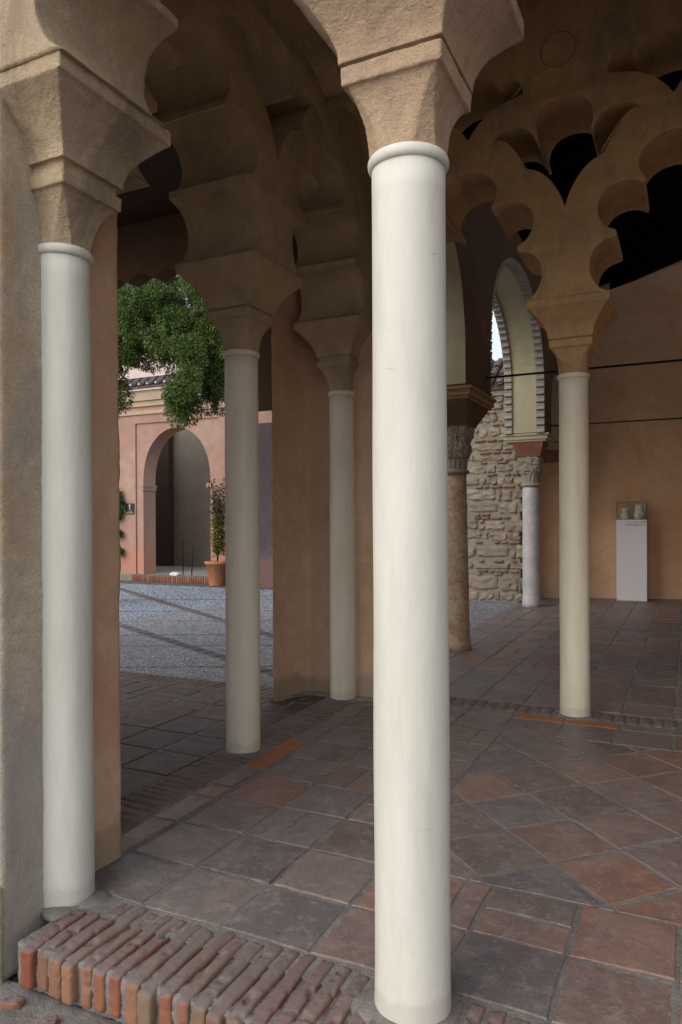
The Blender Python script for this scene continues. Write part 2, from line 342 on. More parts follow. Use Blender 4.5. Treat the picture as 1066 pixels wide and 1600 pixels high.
# glass
m, nt, b = newmat('tinted_case_glass'); b.inputs['Alpha'].default_value = .14; b.inputs['Base Color'].default_value = (.22,.20,.09,1); b.inputs['Roughness'].default_value = .04; M['glass'] = m
# ground (outside, front)
M['ground'] = plaster('dusty_paving', (.17,.155,.145), (.12,.11,.10), (.22,.20,.185), 3, .95, .9)

# ------------------------------------------------------------------ ground, floors
def clip(poly, rect):
    x0, x1, y0, y1 = rect
    for ax, lim, sg in ((0, x0, 1), (0, x1, -1), (1, y0, 1), (1, y1, -1)):
        out = []
        for i in range(len(poly)):
            a, b2 = poly[i-1], poly[i]; da, db = (a[ax]-lim)*sg, (b2[ax]-lim)*sg
            if da >= 0: out.append(a) if False else None
            if (da >= 0) != (db >= 0):
                t = da/(da-db); out.append((a[0]+(b2[0]-a[0])*t, a[1]+(b2[1]-a[1])*t))
            if db >= 0: out.append(b2)
        poly = out
        if len(poly) < 3: return []
    return poly
def area(p): return abs(sum(p[i-1][0]*p[i][1]-p[i][0]*p[i-1][1] for i in range(len(p))))/2
def tile(mb, poly, gap=.008, top=0.0, depth=.010, jit=.0065, edge=.005):
    if area(poly) < .0015: return
    if sum(poly[i-1][0]*poly[i][1]-poly[i][0]*poly[i-1][1] for i in range(len(poly))) < 0: poly = poly[::-1]
    n = len(poly); cx = sum(p[0] for p in poly)/n; cy = sum(p[1] for p in poly)/n
    r = math.sqrt(area(poly))/2
    def inset(d):
        out = []
        for i in range(n):
            p = Vector(poly[i]); a = (p-Vector(poly[i-1])); c2 = (Vector(poly[(i+1) % n])-p)
            if a.length < 1e-4 or c2.length < 1e-4: out.append(p); continue
            a.normalize(); c2.normalize()
            na = Vector((-a.y, a.x)); nc = Vector((-c2.y, c2.x)); b2 = na+nc
            if b2.length < .2: b2 = na
            b2.normalize(); out.append(p + b2*(d/max(.45, b2.dot(na))))
        return out
    I0 = [q+Vector((random.uniform(-jit, jit), random.uniform(-jit, jit))) for q in inset(gap)]
    tx, ty = random.uniform(-.010, .010), random.uniform(-.010, .010); h = random.uniform(-.002, .002)
    # subdivide edges with small chips
    ring = []
    for i in range(n):
        a, b2 = I0[i], I0[(i+1) % n]; L = (b2-a).length; k = max(1, int(L/.045)) if depth > 0 else 1
        for j in range(k):
            q = a.lerp(b2, j/k)
            if j: q = q + (Vector((cx, cy))-q).normalized()*abs(noise.noise(Vector((q.x*21, q.y*21, 3))))*.016
            ring.append(q)
    C = Vector((cx, cy)); m2 = len(ring)
    zt = lambda q: top + h + (q.x-cx)*tx + (q.y-cy)*ty
    outer = [(q.x, q.y, top-depth) for q in ring]
    mid = [(q.x, q.y, zt(q)-.003) for q in ring]
    inn = []
    for q in ring:
        q2 = q + (C-q).normalized()*edge; inn.append((q2.x, q2.y, zt(q2)))
    vs = outer+mid+inn; fs = []
    for i in range(m2):
        j = (i+1) % m2
        fs.append((i, j, m2+j, m2+i)); fs.append((m2+i, m2+j, 2*m2+j, 2*m2+i))
    fs.append(tuple(2*m2+i for i in range(m2)))
    mb.add(vs, fs, False)
def grid(mb, us, vs_, rect=None, halfp=.12, shift=0, **kw):
    for j in range(len(vs_)-1):
        off = shift*(j % 2)
        for i in range(len(us)-1):
            a, b2 = us[i]+off, us[i+1]+off; c, d = vs_[j], vs_[j+1]
            polys = [[(a, c), (b2, c), (b2, d), (a, d)]]
            if random.random() < halfp:
                t = random.choice((.45, .5, .6))
                if random.random() < .5: mdl = a+(b2-a)*t; polys = [[(a, c), (mdl, c), (mdl, d), (a, d)], [(mdl, c), (b2, c), (b2, d), (mdl, d)]]
                else: mdl = c+(d-c)*t; polys = [[(a, c), (b2, c), (b2, mdl), (a, mdl)], [(a, mdl), (b2, mdl), (b2, d), (a, d)]]
            for P in polys:
                if rect: P = clip(P, rect)
                if P: tile(mb, P, **kw)
def lin(a, step, b): 
    out = [a]
    while out[-1] < b-1e-6: out.append(out[-1]+step)
    return out
# outside ground, one sheet to the horizon
g = MB(); g.add([(-150,-150,-.20),(150,-150,-.20),(150,150,-.20),(-150,150,-.20)], [(0,1,2,3)])
tag(g.build('ground', M['ground']), kind='structure')
# mortar bed of pavilion, porch and room
mo = MB(); mo.box(-7, 5.2, -.02, 14.2, -.19, -.0045)
tag(mo.build('floor', M['mortar']), kind='structure')
T = MB()
us_front = [-1.52, -1.157, -.788, -.42, -.055, .05, .395, .74, 1.10, 1.46, 1.82, 2.18, 2.54, 2.9, 3.26]
grid(T, us_front[:5], [.10, .445, .81], halfp=.12)
grid(T, us_front[4:], [.10, .465, .83], halfp=.1)
grid(T, lin(-1.52, .3667, -.45), lin(.81, .3667, 3.0), halfp=.28)
grid(T, [-1.70, -1.545], [.42,.80,1.13,1.30,1.64], halfp=0)
grid(T, [-1.70, -1.545], [2.26,2.62,2.95,3.30,3.42], halfp=0)
rect = (-.42, 3.26, .83, 3.04); st = .515
for a in range(-14, 14):
    for b2 in range(-14, 16):
        s0, s1 = 1.36+a*st, 1.36+(a+1)*st; d0, d1 = -1.414+b2*st, -1.414+(b2+1)*st
        P = [((s+d)/2, (s-d)/2) for s, d in ((s0, d0), (s1, d0), (s1, d1), (s0, d1))]
        P = clip(P, rect)
        if P: tile(T, P)
grid(T, [-1.52,-1.16,-.80,-.43,-.06,.31,.68,1.05,1.42,1.79,2.16,2.53,2.9,3.26], [3.04, 3.41], halfp=.1)
grid(T, [-1.4,-1.1,-.78,-.44], [3.42, 3.55], halfp=0)
grid(T, [.33,.66,1.0,1.4,1.8,2.2,2.6,3.0], [3.42, 3.55], halfp=0)
tag(T.build('tiled_pavilion_floor', M['tile']), kind='structure')
T = MB()
grid(T, lin(-1.93, .372, 5), lin(3.86, .372, 13.6), halfp=.22, gap=.009)
tag(T.build('tiled_room_floor', M['tile']), kind='structure')
T = MB()
grid(T, lin(-6.5, .375, -2.1), lin(-.2, .372, 3.15), halfp=.25, gap=.009)
tag(T.build('tiled_porch_floor', M['tiledark']), kind='structure')
# small orange tiles by columns
T = MB()
for u0, u1, v0, v1 in ((-.44,-.06,3.42,3.55),(-.05,.32,3.42,3.55),(-1.71,-1.55,1.65,1.85),(-1.72,-1.55,1.86,2.05),(-1.72,-1.55,2.06,2.25)):
    tile(T, [(u0,v0),(u1,v0),(u1,v1),(u0,v1)], gap=.006)
tag(T.build('orange_tile_strip', M['orange']), kind='structure')
# dull brick headers under the side arcade, the back arcade and along the porch edge
Bk = MB(); s = 0
v = .46
while v < 3.35:
    s += 1; w = random.uniform(.045, .06)
    if not (1.80 < v < 2.02): Bk.rbox((-1.865+random.uniform(-.012, .012), v, -.025+random.uniform(-.004, .003)), (.14, w/2, .03), .012, (6, 3, 2), .006, 12, random.uniform(-.03, .03), s)
    v += w+random.uniform(.010, .02)
u = -1.2
while u < 3.1:
    s += 1; w = random.uniform(.06, .08)
    Bk.rbox((u, 3.70, -.0235+random.uniform(-.005, .003)), (w/2, .115, .03), .014, (3, 6, 2), .006, 12, random.uniform(-.04, .04), s)
    u += w+random.uniform(.012, .025)
u = -6.4
while u < -2.1:
    s += 1; w = .055
    Bk.rbox((u, 3.36, -.024), (w/2, .15, .03), .012, (2, 5, 2), .005, 12, random.uniform(-.03, .03)-.25, s)
    u += w+.03
tag(Bk.build('brick_header_courses', M['brickdull']), kind='structure')

# ------------------------------------------------------------------ front brick step
step = empty('brick_step', (0, -.1, 0)); tag(step, 'worn step of red and tan bricks on edge under the front columns', 'step')
Bk = MB(); u = -1.375; k = 0
while u < 3.2:
    w = random.uniform(.046, .058); k += 1
    ln = random.uniform(-.014, .014); hz = random.uniform(-.008, .004)
    near_a = u < -1.28
    y0 = -.29+ln; y1 = (-.02 if near_a else .085)+random.uniform(-.012, .012)
    Bk.rbox((u+w/2, (y0+y1)/2, -.073+hz*.6), (w/2, (y1-y0)/2, .077), .011, (8, 40, 16), .0028, 12, random.uniform(-.03, .03), k*1.3)
    u += w+random.uniform(.010, .020)
nv_ = []
for (x, y, z) in Bk.v:
    q = max(0, min(1, (-.10-y)/.20)); top = max(0, (z+.09)/.09)
    q2 = noise.noise(Vector((x*30, y*4, 2)))
    ch = max(0, noise.noise(Vector((x*24+7, y*24, z*24)))-.30)*.05+max(0, noise.noise(Vector((x*60, y*60, z*60+4))))*.0035
    nv_.append((x, y+ch*.5*(y < -.2), z-(.020*q*q+.006*abs(q2)*(y > -.2)+ch)*min(1, top)))
Bk.v = nv_
Bk.build('bricks', M['brick'], step, (0, .1, 0))
mo = MB(); mo.box(-1.42, 3.25, -.268, .10, -.17, -.015)
o = mo.build('mortar_bed', M['mortar'], step, (0, .1, 0)); worn(o, .010, .008, .05, 1)
# rough mortar spill and broken fragments at the foot
mo = MB(); mo.box(-1.7, 3.3, -.62, -.24, -.30, -.178)
o = mo.build('mortar_footing', M['mortar'], step, (0, .1, 0)); worn(o, .02, .014, .12, 2)
for (x, y, w, h, rt) in ((-1.35,-.345,.035,.02,.3),(-1.02,-.36,.05,.025,.1),(-1.16,-.37,.035,.02,.8),(-.7,-.42,.05,.025,.4)):
    fr = MB(); fr.rbox((x, y, -.178), (w, h, .02), .005, (8, 6, 4), .012, 30, rt, x*9); fr.build('brick_fragment', M['brick'], step, (0, .1, 0))

# ------------------------------------------------------------------ columns of the pavilion
def ring4(cx, cy, h, ch, z, n=4, hv=None):
    """square of half size h with corners chamfered by ch, sides subdivided"""
    hv = hv or h
    cs = []
    pts = [(h, -hv+ch), (h, hv-ch), (h-ch, hv), (-h+ch, hv), (-h, hv-ch), (-h, -hv+ch), (-h+ch, -hv), (h-ch, -hv)]
    out = []
    for i in range(8):
        a, b2 = pts[i], pts[(i+1) % 8]; m2 = n if i % 2 == 0 else 2
        for j in range(m2):
            t = j/m2; out.append((cx+a[0]+(b2[0]-a[0])*t, cy+a[1]+(b2[1]-a[1])*t, z))
    return out
def column(label, x, y, dz, r, paint, cap_m, group, vox=.009, wear=.003, capdx=0, clipu=None, seed=0, lean=0):
    t = empty('painted_column', (x, y, 0)); tag(t, label, 'column', group)
    sh = MB(); prof = [(r*1.02, -.03), (r*1.015, .02)]
    for i in range(1, 30): prof.append((r*(1.0-.035*(i/30)**2), .02+i*(2.55+dz)/30))
    prof.append((r*.965, 2.57+dz))
    sh.lathe((0, 0, 0), prof, 64, .022, seed); sh.build('shaft', paint, t)
    rg = MB(); rr = r*.965+.001; prof = []
    for i in range(13):
        a = -math.pi/2+math.pi*i/12; prof.append((rr+.012*math.cos(a), 2.585+dz+.019*math.sin(a)))
    prof = [(r*.9, 2.566+dz)]+prof+[(r*.9, 2.604+dz)]
    rg.lathe((0, 0, 0), prof, 56, .012, seed+5); rg.build('astragal', paint, t)
    c = MB(); rings = []
    cx = capdx
    for i in range(15):
        q = i/14; z = 2.60+dz+.19*q
        h = r*.92 + (.143-r*.92)*(q**3.0)
        ch = h*.50*(1-q)**.8 if q < 1 else 0
        ch = max(ch, .003)
        rings.append(ring4(cx*q, 0, h, ch, z, 6))
    for z, h in ((2.791, .156), (2.848, .159), (2.849, .140), (2.853, .140)): rings.append(ring4(cx, 0, h, .003, z+dz, 6))
    c.loft(rings, False)
    o = c.build('capital', cap_m, t); worn(o, vox*.55, wear*.7, .10, 0)
    im = MB(); rings = [ring4(cx, 0, .142, .003, 2.843+dz, 6), ring4(cx, 0, .142, .003, 2.866, 6), ring4(cx, 0, .163, .003, 2.8665, 6)]
    for i in range(1, 15):
        q = i/14; ang = q*math.pi/2; f = (1-math.cos(ang))*.55+q*.45*q
        rings.append(ring4(cx, 0,   .163+(.285-.163)*f, .003, 2.8665+.211*q, 6, hv=.163+(.298-.163)*f))
    rings.append(ring4(cx, 0, .297, .003, 3.082, 6, hv=.303)); rings.append(ring4(cx, 0, .299, .003, 3.139, 6, hv=.304))
    im.loft(rings, False)
    o = im.build('impost', cap_m, t); worn(o, vox*.6, wear*.7, .14, 0)
    mc = MB(); mc.lathe((0, 0, 0), [(r*.6, -.02), (r+.05, -.014), (r+.042, -.002), (r+.02, .006), (r*1.0, .012), (r*.8, .012)], 40, .35, seed+9)
    mc.build('mortar_collar', M['mortar'], t)
    return t
GF = 'cream painted columns of the pavilion'
column('thick cream column against the rough grey pier at left', -1.486, .03, -.018, .108, M['white'], M['tan'], GF, .009, .0045, .01, seed=1)
column('tallest nearest cream column standing on the front brick step', 0, 0, .012, .117, M['white'], M['pink_tan'], GF, .009, .004, 0, seed=2)
column('cream column with orange tiles at its foot, in front of the courtyard', -1.865, 1.895, .005, .1125, M['whitein'], M['arcade_side'], GF, .012, .003, 0, seed=3)
column('cream column set against the salmon pier', -1.865, 3.43, -.014, .1125, M['whitein'], M['arcade_side'], GF, .014, .003, 0, seed=4)
column('yellowish cream column standing in front of the back room', -.015, 3.68, .010, .1115, M['whitein'], M['arcade_in'], GF, .014, .002, 0, seed=5)

# ------------------------------------------------------------------ lobed arcades
L1 = catmull([(.299,3.135),(.225,3.185),(.172,3.30),(.188,3.42),(.25,3.49),(.345,3.522)], 6)
L2 = catmull([(.352,3.567),(.285,3.605),(.238,3.68),(.232,3.78),(.285,3.865),(.38,3.905),(.47,3.90),(.535,3.868)], 6)
L3 = catmull([(.548,3.90),(.512,3.97),(.512,4.05),(.56,4.13),(.64,4.18),(.73,4.195)], 6)
HALF = L1+[(.352,3.525)]+L2+[(.546,3.872)]+L3
VH = catmull([(0,3.80),(.035,3.90),(.10,4.01),(.18,4.09),(.275,4.135)], 5)+catmull([(.285,4.15),(.33,4.24),(.40,4.34),(.47,4.395),(.515,4.405)], 5)+catmull([(.50,4.415),(.45,4.445),(.36,4.458),(.28,4.43),(.225,4.37),(.20,4.31)], 5)[1:]+catmull([(.182,4.325),(.20,4.42),(.175,4.52),(.10,4.585),(0,4.605)], 5)
PH = catmull([(0,4.45),(.06,4.53),(.14,4.60),(.24,4.655),(.36,4.685),(.43,4.70)], 5)+catmull([(.425,4.75),(.36,4.83),(.25,4.80),(.18,4.86),(.08,4.90),(0,4.91)], 4)
def mirror(P): return P + [(-x, z) for x, z in reversed(P) if x > 1e-6]
def arcade_polys(e0, e1, cols, ztop, vholes=True, pockets=True):
    P = [(e0, ztop), (e0, 3.135)]
    holes = []
    for i in range(len(cols)-1):
        c0, c1 = cols[i], cols[i+1]; sx = (c1-c0)/1.46
        P += [(c0+x*sx, z) for x, z in HALF]
        P += [(c1-x*sx, z) for x, z in reversed(HALF[:-1])]
        if pockets: holes.append([((c0+c1)/2+x*sx, z) for x, z in mirror(PH)])
    P += [(e1, 3.135), (e1, ztop)]
    if vholes:
        for c in cols[1:-1]: holes.append([(c+x, z) for x, z in mirror(VH)])
    return [P]+holes
root = empty('lobed_arcade', (0, 0, 3.135)); tag(root, 'weathered tan arcade of lobed arches over the front columns', 'arcade')
pl = arcade_polys(-4.5, 3.6, [-1.45, .0, 1.46, 2.92], 6.2)
o = outline('front_arch_wall', M['front'], pl, .287, 'u', 0, None, .004); o.parent = root; o.matrix_parent_inverse = root.matrix_world.inverted(); o.location = (0, 0, -3.135)
o.matrix_parent_inverse = Matrix(); o.name = 'arch_wall'; worn(o, .0095, .003, .16, 0)
root = empty('lobed_arcade', (-1.865, 1.9, 3.135)); tag(root, 'shaded arcade of lobed arches on the left side, over the courtyard view', 'arcade')
o = outline('arch_wall', M['arcade_side'], arcade_polys(.30, 4.2, [.35, 1.895, 3.43], 6.2), .290, 'v', -1.865, root); o.location = (1.865, -1.9, -3.135); shade_auto(o)
root = empty('lobed_arcade', (0, 3.68, 3.135)); tag(root, 'ochre arcade of interlaced lobed arches at the back of the pavilion', 'arcade')
o = outline('arch_wall', M['arcade_in'], arcade_polys(-1.56, 3.6, [-1.475, -.03, 1.43, 2.89], 6.2), .290, 'u', 3.68, root); o.location = (0, -3.68, -3.135); shade_auto(o)
# incised ring and band outline on the back arcade
c = MB()
pts = [(-.07+.125*math.cos(t), 3.387, 4.96+.125*math.sin(t)) for t in [2*math.pi*i/40 for i in range(41)]]
c.tube(pts, .004, 6)
cr_ = MB()
for L_ in ([(.235,4.14),(.28,4.21),(.35,4.31),(.41,4.37),(.47,4.405),(.515,4.36),(.54,4.28),(.525,4.20),(.48,4.14)], [(-.40,4.69),(-.33,4.75),(-.21,4.815),(-.10,4.845)], [(-.08,4.615),(.0,4.605),(.09,4.625),(.19,4.68),(.25,4.72)]):
    cr_ = MB(); cr_.tube([(x, 3.389, z) for x, z in catmull([(a_-.01, b_) for a_, b_ in L_], 4)], .0055, 5)
    cr_.build('band_relief', M['arcade_in'], root, (0, -3.68, -3.135))
c.build('incised_ring', M['carved'], root, (0, -3.68, -3.135))

# side piece of pavilion: right wall and ceiling
w = MB(); w.box(3.30, 3.9, -.25, 14.5, -.19, 6.25); tag(w.build('unseen_side_wall', M['salmon']), 'unseen salmon side wall closing the back room and darkening the pavilion on the right', 'wall')  # unseen wall, its pavilion stretch added closed to darken the right side
w = MB(); w.box(-1.6, 3.3, .28, 3.40, 6.12, 6.24)
ce = empty('pavilion_ceiling', (0, 1.8, 6.1)); tag(ce, 'dark timber ceiling over the pavilion columns', 'ceiling')
w.build('boards', M['wood2'], ce, (0, -1.8, -6.1))
w = MB()
for i in range(9): w.box(-1.57, 3.3, .45+i*.34, .55+i*.34, 6.0, 6.118)
w.build('beams', M['wood2'], ce, (0, -1.8, -6.1))

# ------------------------------------------------------------------ piers
pr_ = empty('corner_pier', (-2, 0, 0)); tag(pr_, 'rough plastered pier behind the left column, salmon on its inner face', 'pier')
w = MB(); w.box(-4.5, -1.492, -.268, .06, -.195, 3.132); o = w.build('outer_face', M['pier_out'], pr_, (2, 0, 0)); worn(o, .02, .006, .2, 1)
w = MB(); w.box(-4.5, -1.535, .055, .402, -.10, 3.5); o = w.build('inner_face', M['salmon'], pr_, (2, 0, 0)); worn(o, .022, .008, .3, 1)
w = MB(); w.box(-2.3, -1.487, -.296, -.265, -.195, .17); o = w.build('painted_skirting', M['yellowedge'], pr_, (2, 0, 0)); worn(o, .01, .006, .08, 1)
pd = empty('inner_pier', (-1.9, 3.7, 0)); tag(pd, 'salmon pier behind the fourth cream column, beside the courtyard', 'pier')
w = MB()
pl = [(-2.345,3.02),(-2.20,3.425),(-1.50,3.425),(-1.50,4.12),(-2.345,4.12)]
w.loft([[(x, y, -.1) for x, y in pl], [(x, y, 4.5) for x, y in pl]], False)
o = w.build('plaster_body', M['salmon'], pd, (1.9, -3.7, 0)); worn(o, .022, .007, .3, 1)
w = MB(); sk = [(-2.37,2.99),(-2.19,3.38),(-1.48,3.395),(-1.48,3.6),(-2.37,3.6)]
w.loft([[(x, y, -.02) for x, y in sk], [(x*.995-.01, y+.02, .03) for x, y in sk]], False)
o = w.build('mortar_skirt', M['mortar'], pd, (1.9, -3.7, 0)); worn(o, .015, .012, .08, 2)

# ------------------------------------------------------------------ porch at left (dark) with eave
po = empty('porch_roof', (-4, 2, 4.3)); tag(po, 'dark brown porch ceiling and eave seen through the side arch', 'porch')
w = MB(); w.box(-6.6, -2.158, .41, 3.34, 4.38, 4.46); w.build('soffit', M['wood2'], po, (4, -2, -4.3))
e = [(-6.6, 4.9), (-6.6, 3.86)]
u = -6.6
while u < -2.16:
    e += [(u+.0, 3.90), (u+.08, 3.86), (u+.16, 3.83), (u+.25, 3.86), (u+.32, 3.90)]; u += .33
e = [p for p in e if p[0] < -2.16]+[(-2.16, 3.88), (-2.16, 4.9)]
outline('eave_beam', M['brown'], [e], .09, 'u', 3.43, po, .002).location = (4, -2, -4.3)
w = MB(); w.box(-2.75, -2.35, 3.30, 3.52, 2.50, 3.95); w.build('bracket', M['brown'], po, (4, -2, -4.3))
w = MB(); w.box(-6.9, -6.6, .3, 3.5, -.19, 6.0); tag(w.build('porch_end_wall', M['salmon']), 'plain salmon end wall of the dark porch', 'wall')

# ------------------------------------------------------------------ portico arcade between back room and courtyard
def arch_pts(y0, y1, zs, za, pw=1.0, n=16, horseshoe=0):
    """from (y0,zs) over the apex to (y1,zs)"""
    c = (y0+y1)/2; a = (y1-y0)/2; out = []
    for i in range(n*2+1):
        t = math.pi*(1-i/(2*n)); x = math.cos(t); s_ = math.sin(t)
        out.append((c+a*x*(1+horseshoe*math.sin(2*min(t, math.pi-t))*.5), zs+(za-zs)*(s_**pw)))
    return out
pa = empty('portico_arcade', (-1.68, 8, 2.96)); tag(pa, 'brown wall of tall arches on marble columns beside the courtyard', 'arcade')
P = [(4.12, 5.6), (4.12, 2.97)]
P += [(4.22, 2.97)]+arch_pts(4.22, 5.59, 3.30, 4.50)+[(5.59, 2.97)]
A2 = arch_pts(6.68, 10.36, 3.75, 5.18, .95, 20)
P += [(6.66, 2.97), (6.68, 3.3)]+A2+[(10.36, 2.97)]
P += [(11.04, 2.97)]+arch_pts(11.04, 12.10, 3.30, 4.15, .9)+[(12.10, 2.97), (12.3, 2.97), (12.3, 5.6)]
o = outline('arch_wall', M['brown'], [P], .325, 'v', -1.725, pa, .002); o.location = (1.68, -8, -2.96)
# pale lining of the arch reveals (painted soffit skins, 1.5 cm proud)
def skin(pts, x0, x1, th=.015):
    mb = MB(); n = len(pts); vs = []; fs = []
    for i, (y, z) in enumerate(pts):
        a = Vector(pts[max(0, i-1)]); b2 = Vector(pts[min(n-1, i+1)]); d = (b2-a).normalized(); nn = Vector((d.y, -d.x))*th
        vs += [(x0, y, z), (x1, y, z), (x1, y+nn.x, z+nn.y), (x0, y+nn.x, z+nn.y)]
    for i in range(n-1):
        for k in range(4):
            l = (k+1) % 4; fs.append((4*i+k, 4*i+l, 4*i+4+l, 4*i+4+k))
    fs += [(0,1,2,3), (4*n-4,4*n-3,4*n-2,4*n-1)]
    mb.add(vs, fs); bm = bmesh.new()
    return mb
full2 = [(6.665, 3.0), (6.68, 3.35)]+A2+[(10.36, 2.98)]
skin([(y, z) for y, z in full2], -1.95, -1.53).build('arch_lining', M['yellow'], pa, (1.68, -8, -2.96))
full1 = arch_pts(4.22, 5.59, 3.30, 4.50)+[(5.59, 2.99)]
skin(full1, -2.051, -1.401).build('arch_lining', M['yellow'], pa, (1.68, -8, -2.96))
full3 = [(11.04, 2.99)]+arch_pts(11.04, 12.10, 3.30, 4.15, .9)+[(12.10, 2.99)]
skin(full3, -2.051, -1.401).build('arch_lining', M['yellow'], pa, (1.68, -8, -2.96))
# dentil trim following both edges of the big arch
def resample(pts, step):
    out = []; acc = 0; prev = Vector(pts[0]); out.append((prev.copy(), (Vector(pts[1])-prev).normalized()))
    for p in pts[1:]:
        p = Vector(p); d = p-prev; L = d.length
        if L < 1e-6: continue
        t = step-acc
        while t <= L:
            out.append((prev+d*(t/L), d.normalized())); t += step
        acc = (acc+L) % step; prev = p
    return out
for x0, x1 in ((-2.058, -1.935), (-1.525, -1.392)):
    mb = MB()
    for k, (p_, d) in enumerate(resample(full2, .128)):
        nn = Vector((d.y, -d.x))    # towards the opening
        def q(al, ou): v2 = p_+d*al+nn*ou; return v2
        prof = [(-.055, .0), (-.055, .045), (-.035, .060), (.0, .052), (.032, .062), (.040, .085), (.056, .085), (.056, .0)]
        ring0 = [(x0, q(a, b_).x, q(a, b_).y) for a, b_ in prof]; ring1 = [(x1, q(a, b_).x, q(a, b_).y) for a, b_ in prof]
        mb.loft([ring0, ring1], False)
    mb.build('dentil_trim', M['toothgrey'], pa, (1.68, -8, -2.96))
# mouldings under the arch springs
def moulding(y0, y1, mt, zb=2.835):
    mb = MB()
    for z0, z1, ex in ((zb, zb+.035, .02), (zb+.035, zb+.10, .045), (zb+.10, zb+.132, .07)): mb.box(-2.05-ex, -1.40+ex, y0-ex, y1+ex, z0, z1)
    return mb.build('cornice', mt, pa, (1.68, -8, -2.96))
moulding(5.62, 6.63, M['ochre_trim']); moulding(10.40, 11.0, M['yellow']); moulding(12.14, 12.22, M['yellow'])
w = MB(); w.box(-1.95, -1.40, 12.12, 12.22, 2.60, 2.833); w.build('red_impost_block', M['redstone'], pa, (1.68, -8, -2.96))
w = MB(); w.box(-1.93, -1.42, 12.15, 12.25, -.1, 2.60); w.build('end_pilaster', M['salmon2'], pa, (1.68, -8, -2.96))

def carved(mb, cx, cy, z0, z1, r0, r1, seed=0):
    """bell with relief leaves and scrolls"""
    nz, na = 64, 176; rings = []
    for i in range(nz):
        q = i/(nz-1); z = z0+(z1-z0)*q; ring = []
        for k in range(na):
            a = 2*math.pi*k/na
            sq = 1/max(abs(math.cos(a)), abs(math.sin(a)))
            r = (r0+(r1-r0)*q**1.3)*(1+(min(sq, 1.30)-1)*q*.8)
            lv = 8
            leaf = abs(math.sin(a*lv/2+(1 if q > .5 else 0)*math.pi/2))
            r += .022*(leaf**.6)*math.sin(min(1, (q % .5)/.5)*math.pi)**.7
            w_ = noise.noise_vector(Vector((math.cos(a)*1.7+seed, math.sin(a)*1.7, z*9)))*1.3; r += .040*(abs(noise.noise(Vector((math.cos(a)*3.2+seed, math.sin(a)*3.2, z*17))+w_))**.55-.4)
            ring.append((cx+r*math.cos(a), cy+r*math.sin(a), z))
        rings.append(ring)
    mb.loft(rings, True)
def marble_column(label, x, y, r0, r1, m_sh, zneck, zc0, zc1, zi, red_w, depth, lean=0, mc=M['carved'], seed=0, rm=None):
    t = empty('marble_column', (x, y, 0)); tag(t, label, 'column')
    mb = MB(); rings = []
    for i in range(24):
        q = i/23; z = -.02+(zneck+.02)*q; r = r0+(r1-r0)*q**.75
        if i < 2: r = r0*1.05
        rings.append([(lean*q+r*math.cos(a)*(1+.02*noise.noise(Vector((math.cos(a)+seed, math.sin(a), z*2)))), r*math.sin(a), z) for a in [2*math.pi*k/48 for k in range(48)]])
    mb.loft(rings); mb.build('shaft', m_sh, t)
    mb = MB(); rings = []
    for z, rr, fl in ((zneck-.01, r1+.028, 0), (zneck+.02, r1+.034, 0), (zneck+.035, r1+.012, 0), (zneck+.05, r1+.008, 1), ((zneck+zc0)/2, r1+.012, 1), (zc0-.03, r1+.020, 1), (zc0, r1+.022, 0)):
        rings.append([(lean+(rr-fl*.014*(math.cos(a*14) > .2))*math.cos(a), (rr-fl*.014*(math.cos(a*14) > .2))*math.sin(a), z) for a in [2*math.pi*k/112 for k in range(112)]])
    mb.loft(rings); mb.build('fluted_neck', mc, t)
    mb = MB(); carved(mb, lean, 0, zc0, zc1, r1+.03, red_w*.80, seed); mb.build('carved_capital', mc, t)
    mb = MB(); mb.loft([ring4(lean, 0, red_w*.86, .004, zc1, 1), ring4(lean, 0, red_w*.86, .004, zc1+.02, 1), ring4(lean, 0, .255, .004, zi-.03, 1, hv=depth*.93), ring4(lean, 0, .262, .004, zi, 1, hv=depth*.96)], False)
    mb.build('impost_block', rm or M['redstone'], t)
    return t
marble_column('mottled reddish marble column with a carved capital, behind the nearest cream column', -1.66, 6.10, .150, .112, M['redmarble'], 2.05, 2.22, 2.58, 2.836, .22, .50, -.0, seed=3, rm=M['brown'])
marble_column('slim pale grey marble column with a carved capital, in front of the rubble wall', -1.69, 10.66, .150, .142, M['marble'], 2.09, 2.28, 2.59, 2.836, .24, .28, 0, seed=8)

# ------------------------------------------------------------------ back room
def wall_along(name, m, p0, p1, th, z0, z1):
    d = (Vector(p1)-Vector(p0)).normalized(); n2 = Vector((-d.y, d.x))*th
    a, b2 = Vector(p0), Vector(p1); q = [a, b2, b2+n2, a+n2]
    mb = MB(); mb.loft([[(p.x, p.y, z0) for p in q], [(p.x, p.y, z1) for p in q]], False)
    return mb.build(name, m)
o = wall_along('salmon_wall', M['salmon2'], (-1.99, 12.20), (3.4, 13.52), .4, -.1, 7.5)
tag(o, 'long salmon end wall of the back room behind the white pedestal', 'wall')
ro = empty('room_roof', (0, 8, 6)); tag(ro, 'dark sloping timber roof over the back room', 'roof')
mb = MB()
z_at = lambda u: 6.19+.327*u
mb.add([(-2.05,3.98,z_at(-2.05)),(3.35,3.98,z_at(3.35)),(3.35,14.2,z_at(3.35)),(-2.05,14.2,z_at(-2.05)),(-2.05,3.98,z_at(-2.05)+.15),(3.35,3.98,z_at(3.35)+.15),(3.35,14.2,z_at(3.35)+.15),(-2.05,14.2,z_at(-2.05)+.15)],
       [(3,2,1,0),(4,5,6,7),(0,1,5,4),(1,2,6,5),(2,3,7,6),(3,0,4,7)])
mb.build('boards', M['wood'], ro, (0, -8, -6))
mb = MB()
